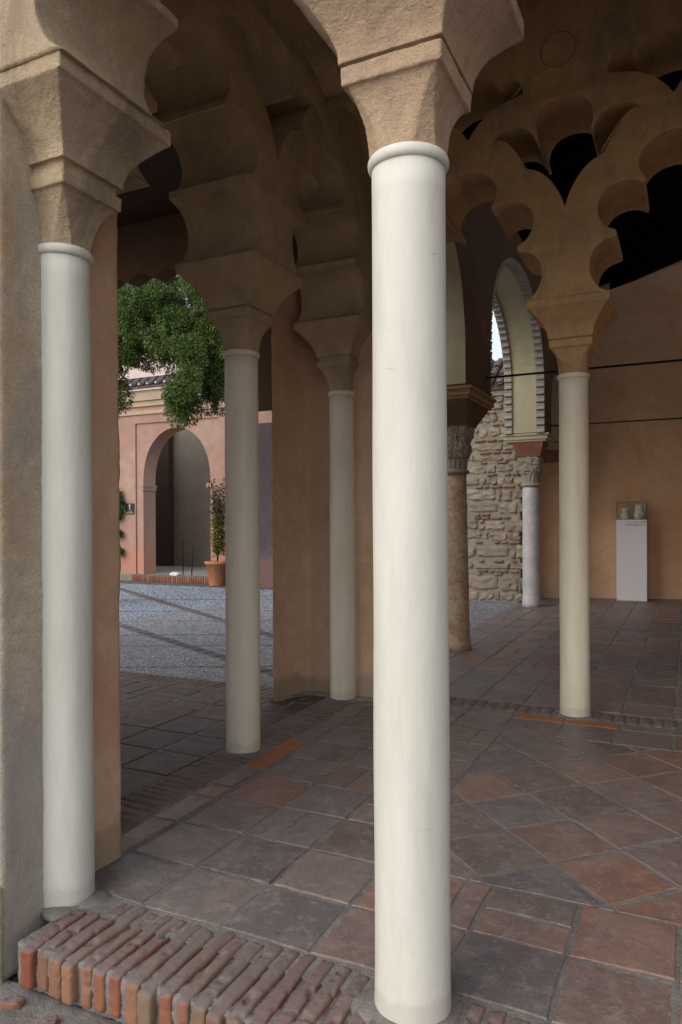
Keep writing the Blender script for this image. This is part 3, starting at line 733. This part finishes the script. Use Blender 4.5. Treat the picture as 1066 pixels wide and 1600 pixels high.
for i in range(17):
    y = 4.3+i*.55
    mb.add([(-2.0,y,z_at(-2.0)-.14),(3.3,y,z_at(3.3)-.14),(3.3,y+.11,z_at(3.3)-.14),(-2.0,y+.11,z_at(-2.0)-.14),(-2.0,y,z_at(-2.0)-.003),(3.3,y,z_at(3.3)-.003),(3.3,y+.11,z_at(3.3)-.003),(-2.0,y+.11,z_at(-2.0)-.003)],
       [(3,2,1,0),(4,5,6,7),(0,1,5,4),(1,2,6,5),(2,3,7,6),(3,0,4,7)])
mb.build('rafters', M['wood'], ro, (0, -8, -6))
mb = MB(); mb.box(-2.3, -1.9, 3.98, 12.6, 5.52, 5.66); tag(mb.build('roof_edge_beam', M['wood']), 'dark beam at the top of the arch wall beside the courtyard', 'beam')
for y, z, lb in ((6.45, 3.20, 'lower nearer thin iron tie rod crossing behind the yellowish column capital'), (10.9, 3.14, 'farther thin iron tie rod crossing the salmon wall above the pedestal')):
    mb = MB(); mb.tube([(-1.41, y, z), (3.31, y, z)], .013, 8)
    tag(mb.build('tie_rod', M['iron']), lb, 'tie rod')

# ------------------------------------------------------------------ pedestal, case, china
ang = math.atan2(12.22-12.35, .095+.43)
pe = empty('pedestal', (-.165, 12.33, 0)); tag(pe, 'tall white display pedestal against the salmon wall', 'pedestal'); pe.rotation_euler = (0, 0, 0)
mb = MB(); mb.box(-.27, .25, -.08, .30, 0, 1.492); bevel(mb.build('body', M['pedestal'], pe), .003)
mb = MB()
def strokes(mb, x0, x1, z, h, y, seedv):
    random.seed(seedv); x = x0
    while x < x1:
        w = random.uniform(.010, .016)
        if random.random() > .12:
            mb.box(x, x+w*.3, y-.002, y, z, z+h)
            if random.random() < .7: mb.box(x+w*.3, x+w, y-.002, y, z+h*.8, z+h)
            if random.random() < .5: mb.box(x+w*.3, x+w, y-.002, y, z, z+h*.2)
            if random.random() < .4: mb.box(x+w*.7, x+w, y-.002, y, z+h*.2, z+h*.8)
        x += w+.006
strokes(mb, -.085, .225, 1.435, .028, -.081, 4); mb.build('printed_line', M['print'], pe); mb = MB(); strokes(mb, -.105, .225, 1.385, .026, -.081, 9); mb.build('printed_line', M['print'], pe)
dc = empty('display_case', (-.165, 12.33, 1.493)); tag(dc, 'tinted glass case on top of the white pedestal', 'display case')
mb = MB(); mb.box(-.262, .242, -.07, .29, .0, .335)
o = mb.build('glass_cover', M['glass'], dc); sm = o.modifiers.new('thick', 'SOLIDIFY'); sm.thickness = .006
mb = MB()
for a in ((-.264,-.072),(-.264,.292),(.244,-.072),(.244,.292)): mb.box(a[0]-.003, a[0]+.003, a[1]-.003, a[1]+.003, 0, .337)
for yy in (-.072, .292): mb.box(-.264, .244, yy-.0025, yy+.0025, .334, .339)
for xx in (-.264, .244): mb.box(xx-.0025, xx+.0025, -.069, .289, .334, .339)
mb.build('case_edges', simple('dark_olive_edge', (.08,.07,.035), .4), dc)
def jug(label, x, y, sc, prof, hand, spout=True):
    t = empty('china_jug', (x, y, 1.4995)); tag(t, label, 'jug')
    mb = MB(); mb.lathe((0, 0, 0), [(r*sc, z*sc) for r, z in prof], 28); mb.build('body', M['china'], t)
    mb = MB(); mb.tube([(hx*sc, 0, hz*sc) for hx, hz in hand], .006, 6); mb.build('handle', M['china'], t)
    if spout:
        s_ = -1 if hand[0][0] > 0 else 1; top = prof[-1]
        mb = MB(); mb.tube([(s_*top[0]*.5*sc, 0, (top[1]-.035)*sc), (s_*(top[0]+.012)*sc, 0, (top[1]-.008)*sc), (s_*(top[0]+.035)*sc, 0, (top[1]+.004)*sc)], [.02*sc, .018*sc, .009*sc], 8); mb.build('spout', M['china'], t)
    return t
jug('small white china jug with its spout to the right, at left in the glass case', -.30, 12.36, 1, [(.0, 0), (.055, 0), (.062, .01), (.07, .05), (.062, .09), (.045, .13), (.042, .17), (.052, .205), (.05, .208)], [(-.045, .17), (-.085, .165), (-.085, .11), (-.062, .07)])
jug('large white china vase with a tall handle, at the back of the glass case', -.06, 12.48, 1, [(.0, 0), (.05, 0), (.05, .02), (.085, .06), (.088, .12), (.066, .16), (.066, .27), (.07, .275)], [(.064, .25), (.105, .255), (.10, .18), (.082, .13)], False)
jug('small round white cup jug in front of the large vase in the glass case', -.07, 12.33, .8, [(.0, 0), (.055, 0), (.06, .02), (.075, .06), (.07, .10), (.05, .13), (.055, .14)], [(.06, .12), (.095, .11), (.09, .06), (.07, .05)])

# ------------------------------------------------------------------ rubble wall and roof right of courtyard
rw = empty('rubble_wall', (-2.9, 11.3, 0)); tag(rw, 'rough rubble stone wall with thin brick courses behind the grey marble column', 'wall')
mb = MB(); mb.box(-4.6, -1.98, 11.20, 11.7, -.15, 3.80); o = mb.build('mortar_core', M['stonemortar'], rw, (2.9, -11.3, 0)); worn(o, .03, .02, .18, 1)
mb = MB(); mb2 = MB(); random.seed(21); z = .02; k = 0
while z < 3.72:
    h = random.choice((.12, .16, .22, .28)); x = -4.5; 
    while x < -1.98:
        w = random.choice((.10,.16,.22,.30,.36))*random.uniform(.85,1.15) if x > -2.78 else random.uniform(.35, .7); k += 1
        hh = h*random.uniform(.72, .95)
        mb.rbox((x+w/2, 11.228, z+h/2+random.uniform(-.02, .02)), (w/2-.012, .055, hh/2), min(w, hh)*.16, (10, 3, 10), .035, 13, random.uniform(-.03, .03), k)
        x += w+.012
    z += h+.01
    for r_ in range(random.choice((0, 1, 1, 2))):
        x = -2.80+random.uniform(-.05, .1)
        while x < -2.0:
            w = random.uniform(.09, .24); k += 1
            if random.random() < .6: mb2.rbox((x+w/2, 11.205, z+.024), (w/2-.008, .05, .019), .008, (4, 3, 3), .007, 14, 0, k)
            x += w+.015
        if x: z += .055
mb.build('stones', M['stone'], rw, (2.9, -11.3, 0)); mb2.build('brick_courses', M['stonebrick'], rw, (2.9, -11.3, 0))
mb = MB(); mb.box(-4.6, -1.98, 11.14, 11.7, 3.79, 3.93); mb.build('coping', M['stonemortar'], rw, (2.9, -11.3, 0))
def barrel_roof(name, label, u0, u1, v0, v1, z0, z1, pitch=.24, mat=None, loc=None, endm=True, parent=None):
    t = empty(name, (u0, v0, z0)); tag(t, label, 'roof')
    mb = MB(); me2 = MB(); L = math.hypot(v1-v0, z1-z0); nseg = max(2, int(L/.32)); u = u0
    dv, dz = (v1-v0)/L, (z1-z0)/L; nv, nz = -dz, dv
    while u < u1:
        for s_ in range(nseg):
            l0 = s_*L/nseg-.04; l1 = (s_+1)*L/nseg
            for l, base, off in ((l0, .055, .02), ):
                rings = []
                for ll, rr, of in ((l0, pitch*.40, .035), (l1, pitch*.33, .0)):
                    ring = []
                    for a in range(9):
                        t_ = math.pi*a/8; ring.append((u+rr*math.cos(t_)+random.uniform(-.004, .004), v0+dv*ll+nv*(of+rr*.75*math.sin(t_)), z0+dz*ll+nz*(of+rr*.75*math.sin(t_))))
                    for a in range(8, -1, -1):
                        t_ = math.pi*a/8; q = rr-.02; ring.append((u+q*math.cos(t_), v0+dv*ll+nv*(of+q*.75*math.sin(t_)), z0+dz*ll+nz*(of+q*.75*math.sin(t_))))
                    rings.append(ring)
                mb.loft(rings, False)
        me2.lathe((u, v0+.0, z0+.045), [(.0, -.035), (.05, -.03), (.06, 0), (.04, .04), (0, .045)], 8, .2, u)
        u += pitch
    mb.build('roof_tiles', M['rooft'], t, (-u0, -v0, -z0))
    if endm: me2.build('lime_infill', M['lime'], t, (-u0, -v0, -z0))
    bs = MB(); bs.add([(u0-.1, v0+.02, z0), (u1, v0+.02, z0), (u1, v1, z1), (u0-.1, v1, z1), (u0-.1, v0+.02, z0-.08), (u1, v0+.02, z0-.08), (u1, v1, z1-.08), (u0-.1, v1, z1-.08)], [(0,1,2,3),(7,6,5,4),(0,4,5,1),(1,5,6,2),(2,6,7,3),(3,7,4,0)])
    bs.build('roof_bed', M['rooft'], t, (-u0, -v0, -z0))
    return t
barrel_roof('tile_roof', 'small grey barrel tile roof above the rubble wall', -4.6, -1.98, 11.08, 12.0, 3.97, 4.62, .19)
mb = MB(); mb.box(-4.6, -1.98, 12.0, 12.15, 3.9, 4.60); tag(mb.build('roof_ridge_wall', M['stonemortar']), 'short wall behind the small grey tile roof', 'wall')

# ------------------------------------------------------------------ courtyard
cy = MB(); cy.box(-20, -1.94, 3.52, 30, -.19, -.010)
tag(cy.build('courtyard_bed', M['mortar']), kind='structure')
# pebbles as real little stones, close-packed; the far part is the same kind, sparser in vertices
random.seed(5)
pb = MB()
def pebble(mb, x, y, r, zt, n=6):
    a0 = random.uniform(0, 6.3); e = random.uniform(.55, .85); ca, sa = math.cos(a0), math.sin(a0)
    def rg(s_, z): return [(x+(ca*s_*r*math.cos(t)-sa*s_*r*e*math.sin(t)), y+(sa*s_*r*math.cos(t)+ca*s_*r*e*math.sin(t)), z) for t in [2*math.pi*k/n for k in range(n)]]
    vs = rg(1, zt-.016)+rg(.72, zt-.003)+[(x, y, zt)]
    fs = []
    for i in range(n):
        j = (i+1) % n; fs.append((i, j, n+j, n+i)); fs.append((n+i, n+j, 2*n))
    mb.add(vs, fs, True)
# band lines (distance test)
bands = []
def bl(p, q, w): 
    p, q = Vector(p), Vector(q); d = (q-p).normalized(); bands.append((p, d, w)); return p, d
bl((-6.677, 6.011), (-3.834, 4.523), .075); bl((-10.457, 10.26), (-5.49, 6.963), .08)
DX = Vector((math.cos(R(25.6)), math.sin(R(25.6))))
for q in ((-4.54, 3.67), (-5.44, 4.66), (-6.04, 5.32), (-6.87, 6.44), (-7.86, 7.30), (-9.14, 8.70)):
    bands.append((Vector(q), DX, .030))
camp = Vector((.779, -2.122)); fw = Vector((-math.sin(R(25.6)), math.cos(R(25.6)))); rt = Vector((fw.y, -fw.x))
y = 3.60
cnt = 0
while y < 11.6:
    st_ = .048 if y < 6 else (.06 if y < 8.5 else .085)
    x = -12.5
    while x < -1.98:
        px, py = x+random.uniform(-.4, .4)*st_, y+random.uniform(-.4, .4)*st_
        d = Vector((px, py))-camp; Z = d.dot(fw); X = d.dot(rt)
        q = X/Z
        if -.44 < q < -.02 or (.09 < q < .32):
            if all(abs((Vector((px, py))-p).cross(dd)) > w+.01 for p, dd, w in bands):
                pebble(pb, px, py, st_*.60, random.uniform(-.004, .003), 6 if y < 6 else 5); cnt += 1
        x += st_
    y += st_*.86
tag(pb.build('cobbled_courtyard', M['pebble']), kind='structure')
print('pebbles', cnt)
Bk = MB()
for (p, d, w) in bands:
    nrm = Vector((-d.y, d.x)); Lr = 9 if w > .05 else 5
    t = -Lr/2*1.0; k = 0
    while t < Lr:
        c = p+d*t; k += 1
        if c.x < -2.0 and c.y > 3.6 and c.y < 12.1:
            if w > .05:
                for sd in (-1, 1): Bk.rbox((c.x+nrm.x*sd*w*.5, c.y+nrm.y*sd*w*.5, -.02), (.12, w*.45, .025), .008, (2, 2, 1), .004, 9, math.atan2(d.y, d.x), k)
            else: Bk.rbox((c.x, c.y, -.022), (.12, w*.8, .022), .008, (2, 1, 1), .004, 9, math.atan2(d.y, d.x), k)
        t += .25
# herringbone apron near the pink wall
y = 11.65
while y < 12.3:
    x = -13.5; r_ = int(y*20)
    while x < -7.0:
        Bk.rbox((x, y, -.018), (.10, .030, .022), .006, (1, 1, 1), .003, 9, R(45) if r_ % 2 else R(-45), x); x += .10
    y += .11
M['bandbrick'] = tint('courtyard_band_brick', [(.15,.14,.155), (.18,.15,.155), (.13,.125,.14)], .8, grain=.7)
tag(Bk.build('courtyard_brick_lines', M['bandbrick']), kind='structure')

# ------------------------------------------------------------------ pink building with arched doorway
V0 = 12.4
pk = empty('pink_building', (-11, V0, 0)); tag(pk, 'pink building with a tall pointed arched doorway across the courtyard', 'building')
loc = (11, -V0, 0)
arch = [(-11.43, .16), (-11.43, 2.41)]
for i in range(25):
    t = i/24; a = math.pi*(1-t); c0 = -10.645; hw = .84
    arch.append((c0+hw*math.cos(a)*1.0, 2.55+1.16*math.sin(a)**.86))
arch += [(-9.80, 2.41), (-9.80, .16)]
O = [(-20, -.1), (-6.3, -.1), (-6.3, 4.86), (-20, 4.86)]
outline('inner_wall', M['pink'], [O, [(-12.02,-.05),(-9.45,-.05),(-9.45,4.02),(-12.02,4.02)]], .14, 'u', V0+.38, pk, .004).location = loc
arch2 = [(-11.80, .05), (-11.80, 2.38)]
for i in range(25):
    t = i/24; a = math.pi*(1-t)
    arch2.append((-10.76+1.04*math.cos(a), 2.5+1.36*math.sin(a)**.88))
arch2 += [(-9.72, 2.38), (-9.72, .05)]
# wall around alfiz panel
alf = [(-12.02, .0), (-12.02, 4.02), (-9.45, 4.02), (-9.45, .0)]
outline('alfiz_panel', M['pink'], [[(-12.02,-.1),(-9.45,-.1),(-9.45,4.02),(-12.02,4.02)], arch2], 0.235, 'u', V0+.275, pk, .004).location = loc
outline('outer_wall', M['pink'], [[(-20,-.1),(-12.02,-.1),(-12.02,4.02),(-9.45,4.02),(-9.45,-.1),(-6.3,-.1),(-6.3,4.86),(-20,4.86)]], .115, 'u', V0+.115, pk, .004).location = loc
mb = MB(); mb.box(-20, -6.3, V0-.04, V0-.002, 4.24, 4.33); mb.box(-20, -6.3, V0-.10, V0-.002, 4.58, 4.84); mb.box(-20, -6.3, V0-.05, V0-.002, 4.44, 4.578); mb.build('cornice', M['pinkcream'], pk, loc)
mb = MB(); mb.box(-11.83, -11.765, V0-.0, V0+.5, 2.31, 2.40); mb.box(-11.86, -11.75, V0-.02, V0+.52, 2.40, 2.44); mb.build('door_impost', M['pink'], pk, loc)
mb = MB(); mb.box(-9.80, -9.66, V0-.02, V0+.3, 2.33, 2.44); mb.build('door_impost', M['pink'], pk, loc)
mb = MB(); mb.box(-17, -11, V0+3.2, V0+3.4, 0, 4.6)
mb.build('passage_walls', M['greywall'], pk, loc)
mb = MB(); mb.box(-15.2, -13.35, V0+2.95, V0+3.19, .1, 4.4); mb.build('passage_shade_block', M['wood2'], pk, loc)  # dark block standing in for the shade in the left of the passage
mb = MB(); mb.box(-17, -9.3, V0-.02, V0+3.2, -.1, .165); mb.build('passage_floor', M['mortar'], pk, loc)
mb = MB(); u = -12.0; k = 0
while u < -9.35:
    k += 1; mb.rbox((u+.03, V0-.10, .07), (.03, .10, .10), .012, (2, 3, 3), .006, 12, 0, k); u += .07
mb.build('brick_doorstep', M['brick'], pk, loc)
# broken plaster on the left jamb

barrel_roof('tile_roof', 'dark barrel tile roof on the pink building, partly behind the tree', -16.0, -6.4, V0-.22, V0+.9, 4.93, 5.35, .27)
mb = MB(); mb.box(-34, -15.2, V0+8, V0+8.5, 0, 9.6); tag(mb.build('upper_house_wall', M['pinkup']), 'pale pink wall of the higher house behind the tiled roof', 'building')
mb = MB(); mb.box(-8.80, -6.6, V0-.5, V0-.13, -.1, 3.72); tag(mb.build('shaded_pink_wall', M['mauve']), 'pink wall strip, shade put into its mauve colour, between the column and the salmon pier', 'wall')
mb = MB(); mb.box(-21, -20.4, 3, 14, -.1, 4.5); tag(mb.build('courtyard_wall', M['pink']), 'pink wall closing the far left side of the courtyard', 'wall')
# sign
sg = empty('direction_sign', (-12.2, V0-.005, 1.84)); tag(sg, 'small black sign with a white upward arrow on the pink wall', 'sign')
mb = MB(); mb.box(-.145, .145, -.015, 0, -.14, .14); bevel(mb.build('board', M['signblack'], sg), .01)
mb = MB(); mb.box(-.010, .010, -.019, -.016, -.01, .08); mb.add([(-.03,-.019,.075),(.03,-.019,.075),(0,-.019,.125),(-.03,-.016,.075),(.03,-.016,.075),(0,-.016,.125)], [(0,1,2),(5,4,3),(0,3,4,1),(1,4,5,2),(2,5,3,0)])
mb.build('arrow', M['signwhite'], sg)
mb = MB(); strokes(mb, -.06, .06, -.065, .020, -.0155, 3); mb.build('lettering', M['signwhite'], sg); mb = MB(); strokes(mb, -.10, .10, -.112, .022, -.0155, 6); mb.build('lettering', M['signwhite'], sg)
# metal frame in doorway, pale stone
mb = MB(); xf = -10.55
mb.tube([(xf-.17, V0+.25, .165), (xf-.17, V0+.25, 1.0), (xf-.13, V0+.25, 1.03), (xf+.13, V0+.25, 1.03), (xf+.17, V0+.25, 1.0), (xf+.17, V0+.15, .165)], .013, 6)
tag(mb.build('metal_hoop', M['iron']), 'thin dark metal hoop standing in the arched doorway', 'hoop')
mb = MB(); mb.rbox((-10.72, V0-.05, .20), (.13, .09, .045), .04, (6, 4, 4), .02, 8, 0, 2)
tag(mb.build('pale_stone', M['lime']), 'pale rounded stone lying on the doorway sill', 'stone')

# ------------------------------------------------------------------ vegetation
def leaves(mb, c, r, n, size, aspect=.4, shell=.5, droop=.3, rnd=random):
    for _ in range(n):
        d = Vector((rnd.gauss(0, 1), rnd.gauss(0, 1), rnd.gauss(0, 1))).normalized()
        q = rnd.uniform(shell, 1)**.6
        p = Vector(c)+Vector((d.x*r[0], d.y*r[1], d.z*r[2]))*q
        a = (d+Vector((rnd.uniform(-.7, .7), rnd.uniform(-.7, .7), rnd.uniform(-.7, .7)-droop))).normalized()
        s_ = a.orthogonal().normalized(); s_ = (Matrix.Rotation(rnd.uniform(0, 6.28), 3, a) @ s_)
        L = size*rnd.uniform(.6, 1.3); w = L*aspect
        mb.add([p-s_*w*.3, p+a*L*.5-s_*w*.5, p+a*L, p+a*L*.5+s_*w*.5], [(0, 1, 2, 3)])
def tree(name, label, base, lobes, n, size, hgt, mat):
    t = empty(name, base); tag(t, label, 'tree')
    rnd = random.Random(11); mb = MB(); tk = MB()
    bx, by, bz = base
    tk.tube([(0,0,0), (.05,.02,hgt*.35), (-.04,.0,hgt*.7), (.02,0,hgt)], [.24, .19, .14, .05], 12)
    for (x, y, z, r) in lobes:
        lx, ly, lz = x-bx, y-by, z-bz
        if lz > 4.6: tk.tube([(0, 0, max(2.6, lz-.25)), (lx*.5, ly*.5, lz-.02), (lx, ly, lz)], [.045, .03, .012], 7)
        k = max(5, int(26*r))
        for _ in range(k):
            d = Vector((rnd.gauss(0, 1), rnd.gauss(0, 1), rnd.gauss(0, 1))).normalized()*r*rnd.uniform(.35, 1.0)
            cr = rnd.uniform(.13, .26)
            c = (lx+d.x, ly+d.y, lz+d.z*1.05)
            if noise.noise(Vector(c)*1.9) < -.30: continue
            leaves(mb, c, (cr, cr, cr*1.25), int(n*cr*cr*30), size, .33, .35, .5, rnd)
    tk.build('trunk', M['bark'], t); mb.build('crown', mat, t)
    return t
def at(x, y, Z):
    """photo pixel at camera depth Z -> scene point (used only to choose where the tree stands)"""
    a = (x-533)/1134; b_ = -(y-814)/1134
    p = camp+rt*a*Z+fw*Z; return (p.x, p.y, 1.5+b_*Z)
bt = at(120, 900, 13.0)
lb = []
for (x, y, Z, r) in ((190,470,13,.85),(235,500,12.9,.5),(262,540,12.8,.38),(215,500,13,.5),(185,550,12.6,.42),(170,600,13,.5),(255,490,13.6,.45),(290,470,12.6,.62),(310,520,12.3,.6),(275,545,12.4,.45),(300,580,12.2,.48),(285,612,12.2,.28),(288,632,12.2,.18),(335,560,12.3,.4),(345,480,12.6,.5),(345,590,12.6,.33),(330,520,12.8,.4),(340,612,12.8,.26),(230,430,13.4,.6),(150,500,13.2,.7),(350,430,12.8,.5),(300,420,13,.6),(130,420,13,.8),(178,610,13.4,.3),(230,520,13.2,.5),(205,480,12.5,.5),(165,560,12.8,.5)):
    lb.append((*at(x, y, Z), r))
tree('juniper_tree', 'dense dark green juniper hanging over the courtyard in front of the pink building', (bt[0], bt[1], 0), lb, 620, .055, 6.2, M['leaf'])
# potted shrub
pp = at(342, 912, 17.6); pot = empty('plant_pot', (-9.20, V0-.42, 0)); tag(pot, 'terracotta pot standing beside the arched doorway', 'pot')
mb = MB(); mb.lathe((0, 0, 0), [(.0, 0), (.19, 0), (.20, .02), (.26, .50), (.29, .50), (.30, .57), (.27, .575), (.26, .53), (0, .52)], 32); mb.build('body', M['terracotta'], pot)
sh = empty('potted_shrub', (-9.20, V0-.42, .525)); tag(sh, 'tall airy shrub, reddish above and yellow green below, in the terracotta pot', 'shrub')
rnd = random.Random(4); mb = MB(); st2 = MB(); mb3 = MB()
for i in range(16):
    a = rnd.uniform(0, 6.3); r = rnd.uniform(.05, .28); h = rnd.uniform(1.2, 2.05)
    P3 = [(0, 0, 0), (r*.5*math.cos(a), r*.5*math.sin(a), h*.4), (r*math.cos(a), r*math.sin(a), h)]
    st2.tube(P3, [.012, .008, .003], 5)
    for j in range(22):
        q = rnd.uniform(.15, 1); x = r*math.cos(a)*q+rnd.uniform(-.08, .08); y2 = r*math.sin(a)*q+rnd.uniform(-.08, .08); z = h*q
        leaves(mb if z < 1.15 else mb3, (x, y2, z), (.07, .07, .08), 14, .055, .5, .2, .1, rnd)
st2.build('stems', M['bark'], sh); mb.build('yellow_foliage', M['leaf2'], sh); mb3.build('red_foliage', M['leafred'], sh)
cp = at(182, 810, 17.8); cl = empty('climbing_plant', (-12.62, V0-.12, 0)); tag(cl, 'green climbing plant on the pink wall left of the black sign', 'plant')
mb = MB(); st2 = MB(); st2.tube([(0, .08, 0), (.05, .06, .8), (-.03, .05, 1.6), (.05, .05, 2.5)], [.02, .016, .012, .006], 6)
for (x, z, r) in ((.06,1.95,.22),(.0,2.15,.24),(.08,1.7,.13),(.12,1.2,.08),(.16,.75,.09),(-.2,1.9,.3)): leaves(mb, (x, 0, z), (r, .10, r), int(2200*r), .07, .55, .2, .1, rnd)
st2.build('stem', M['bark'], cl); mb.build('foliage', M['leaf3'], cl)
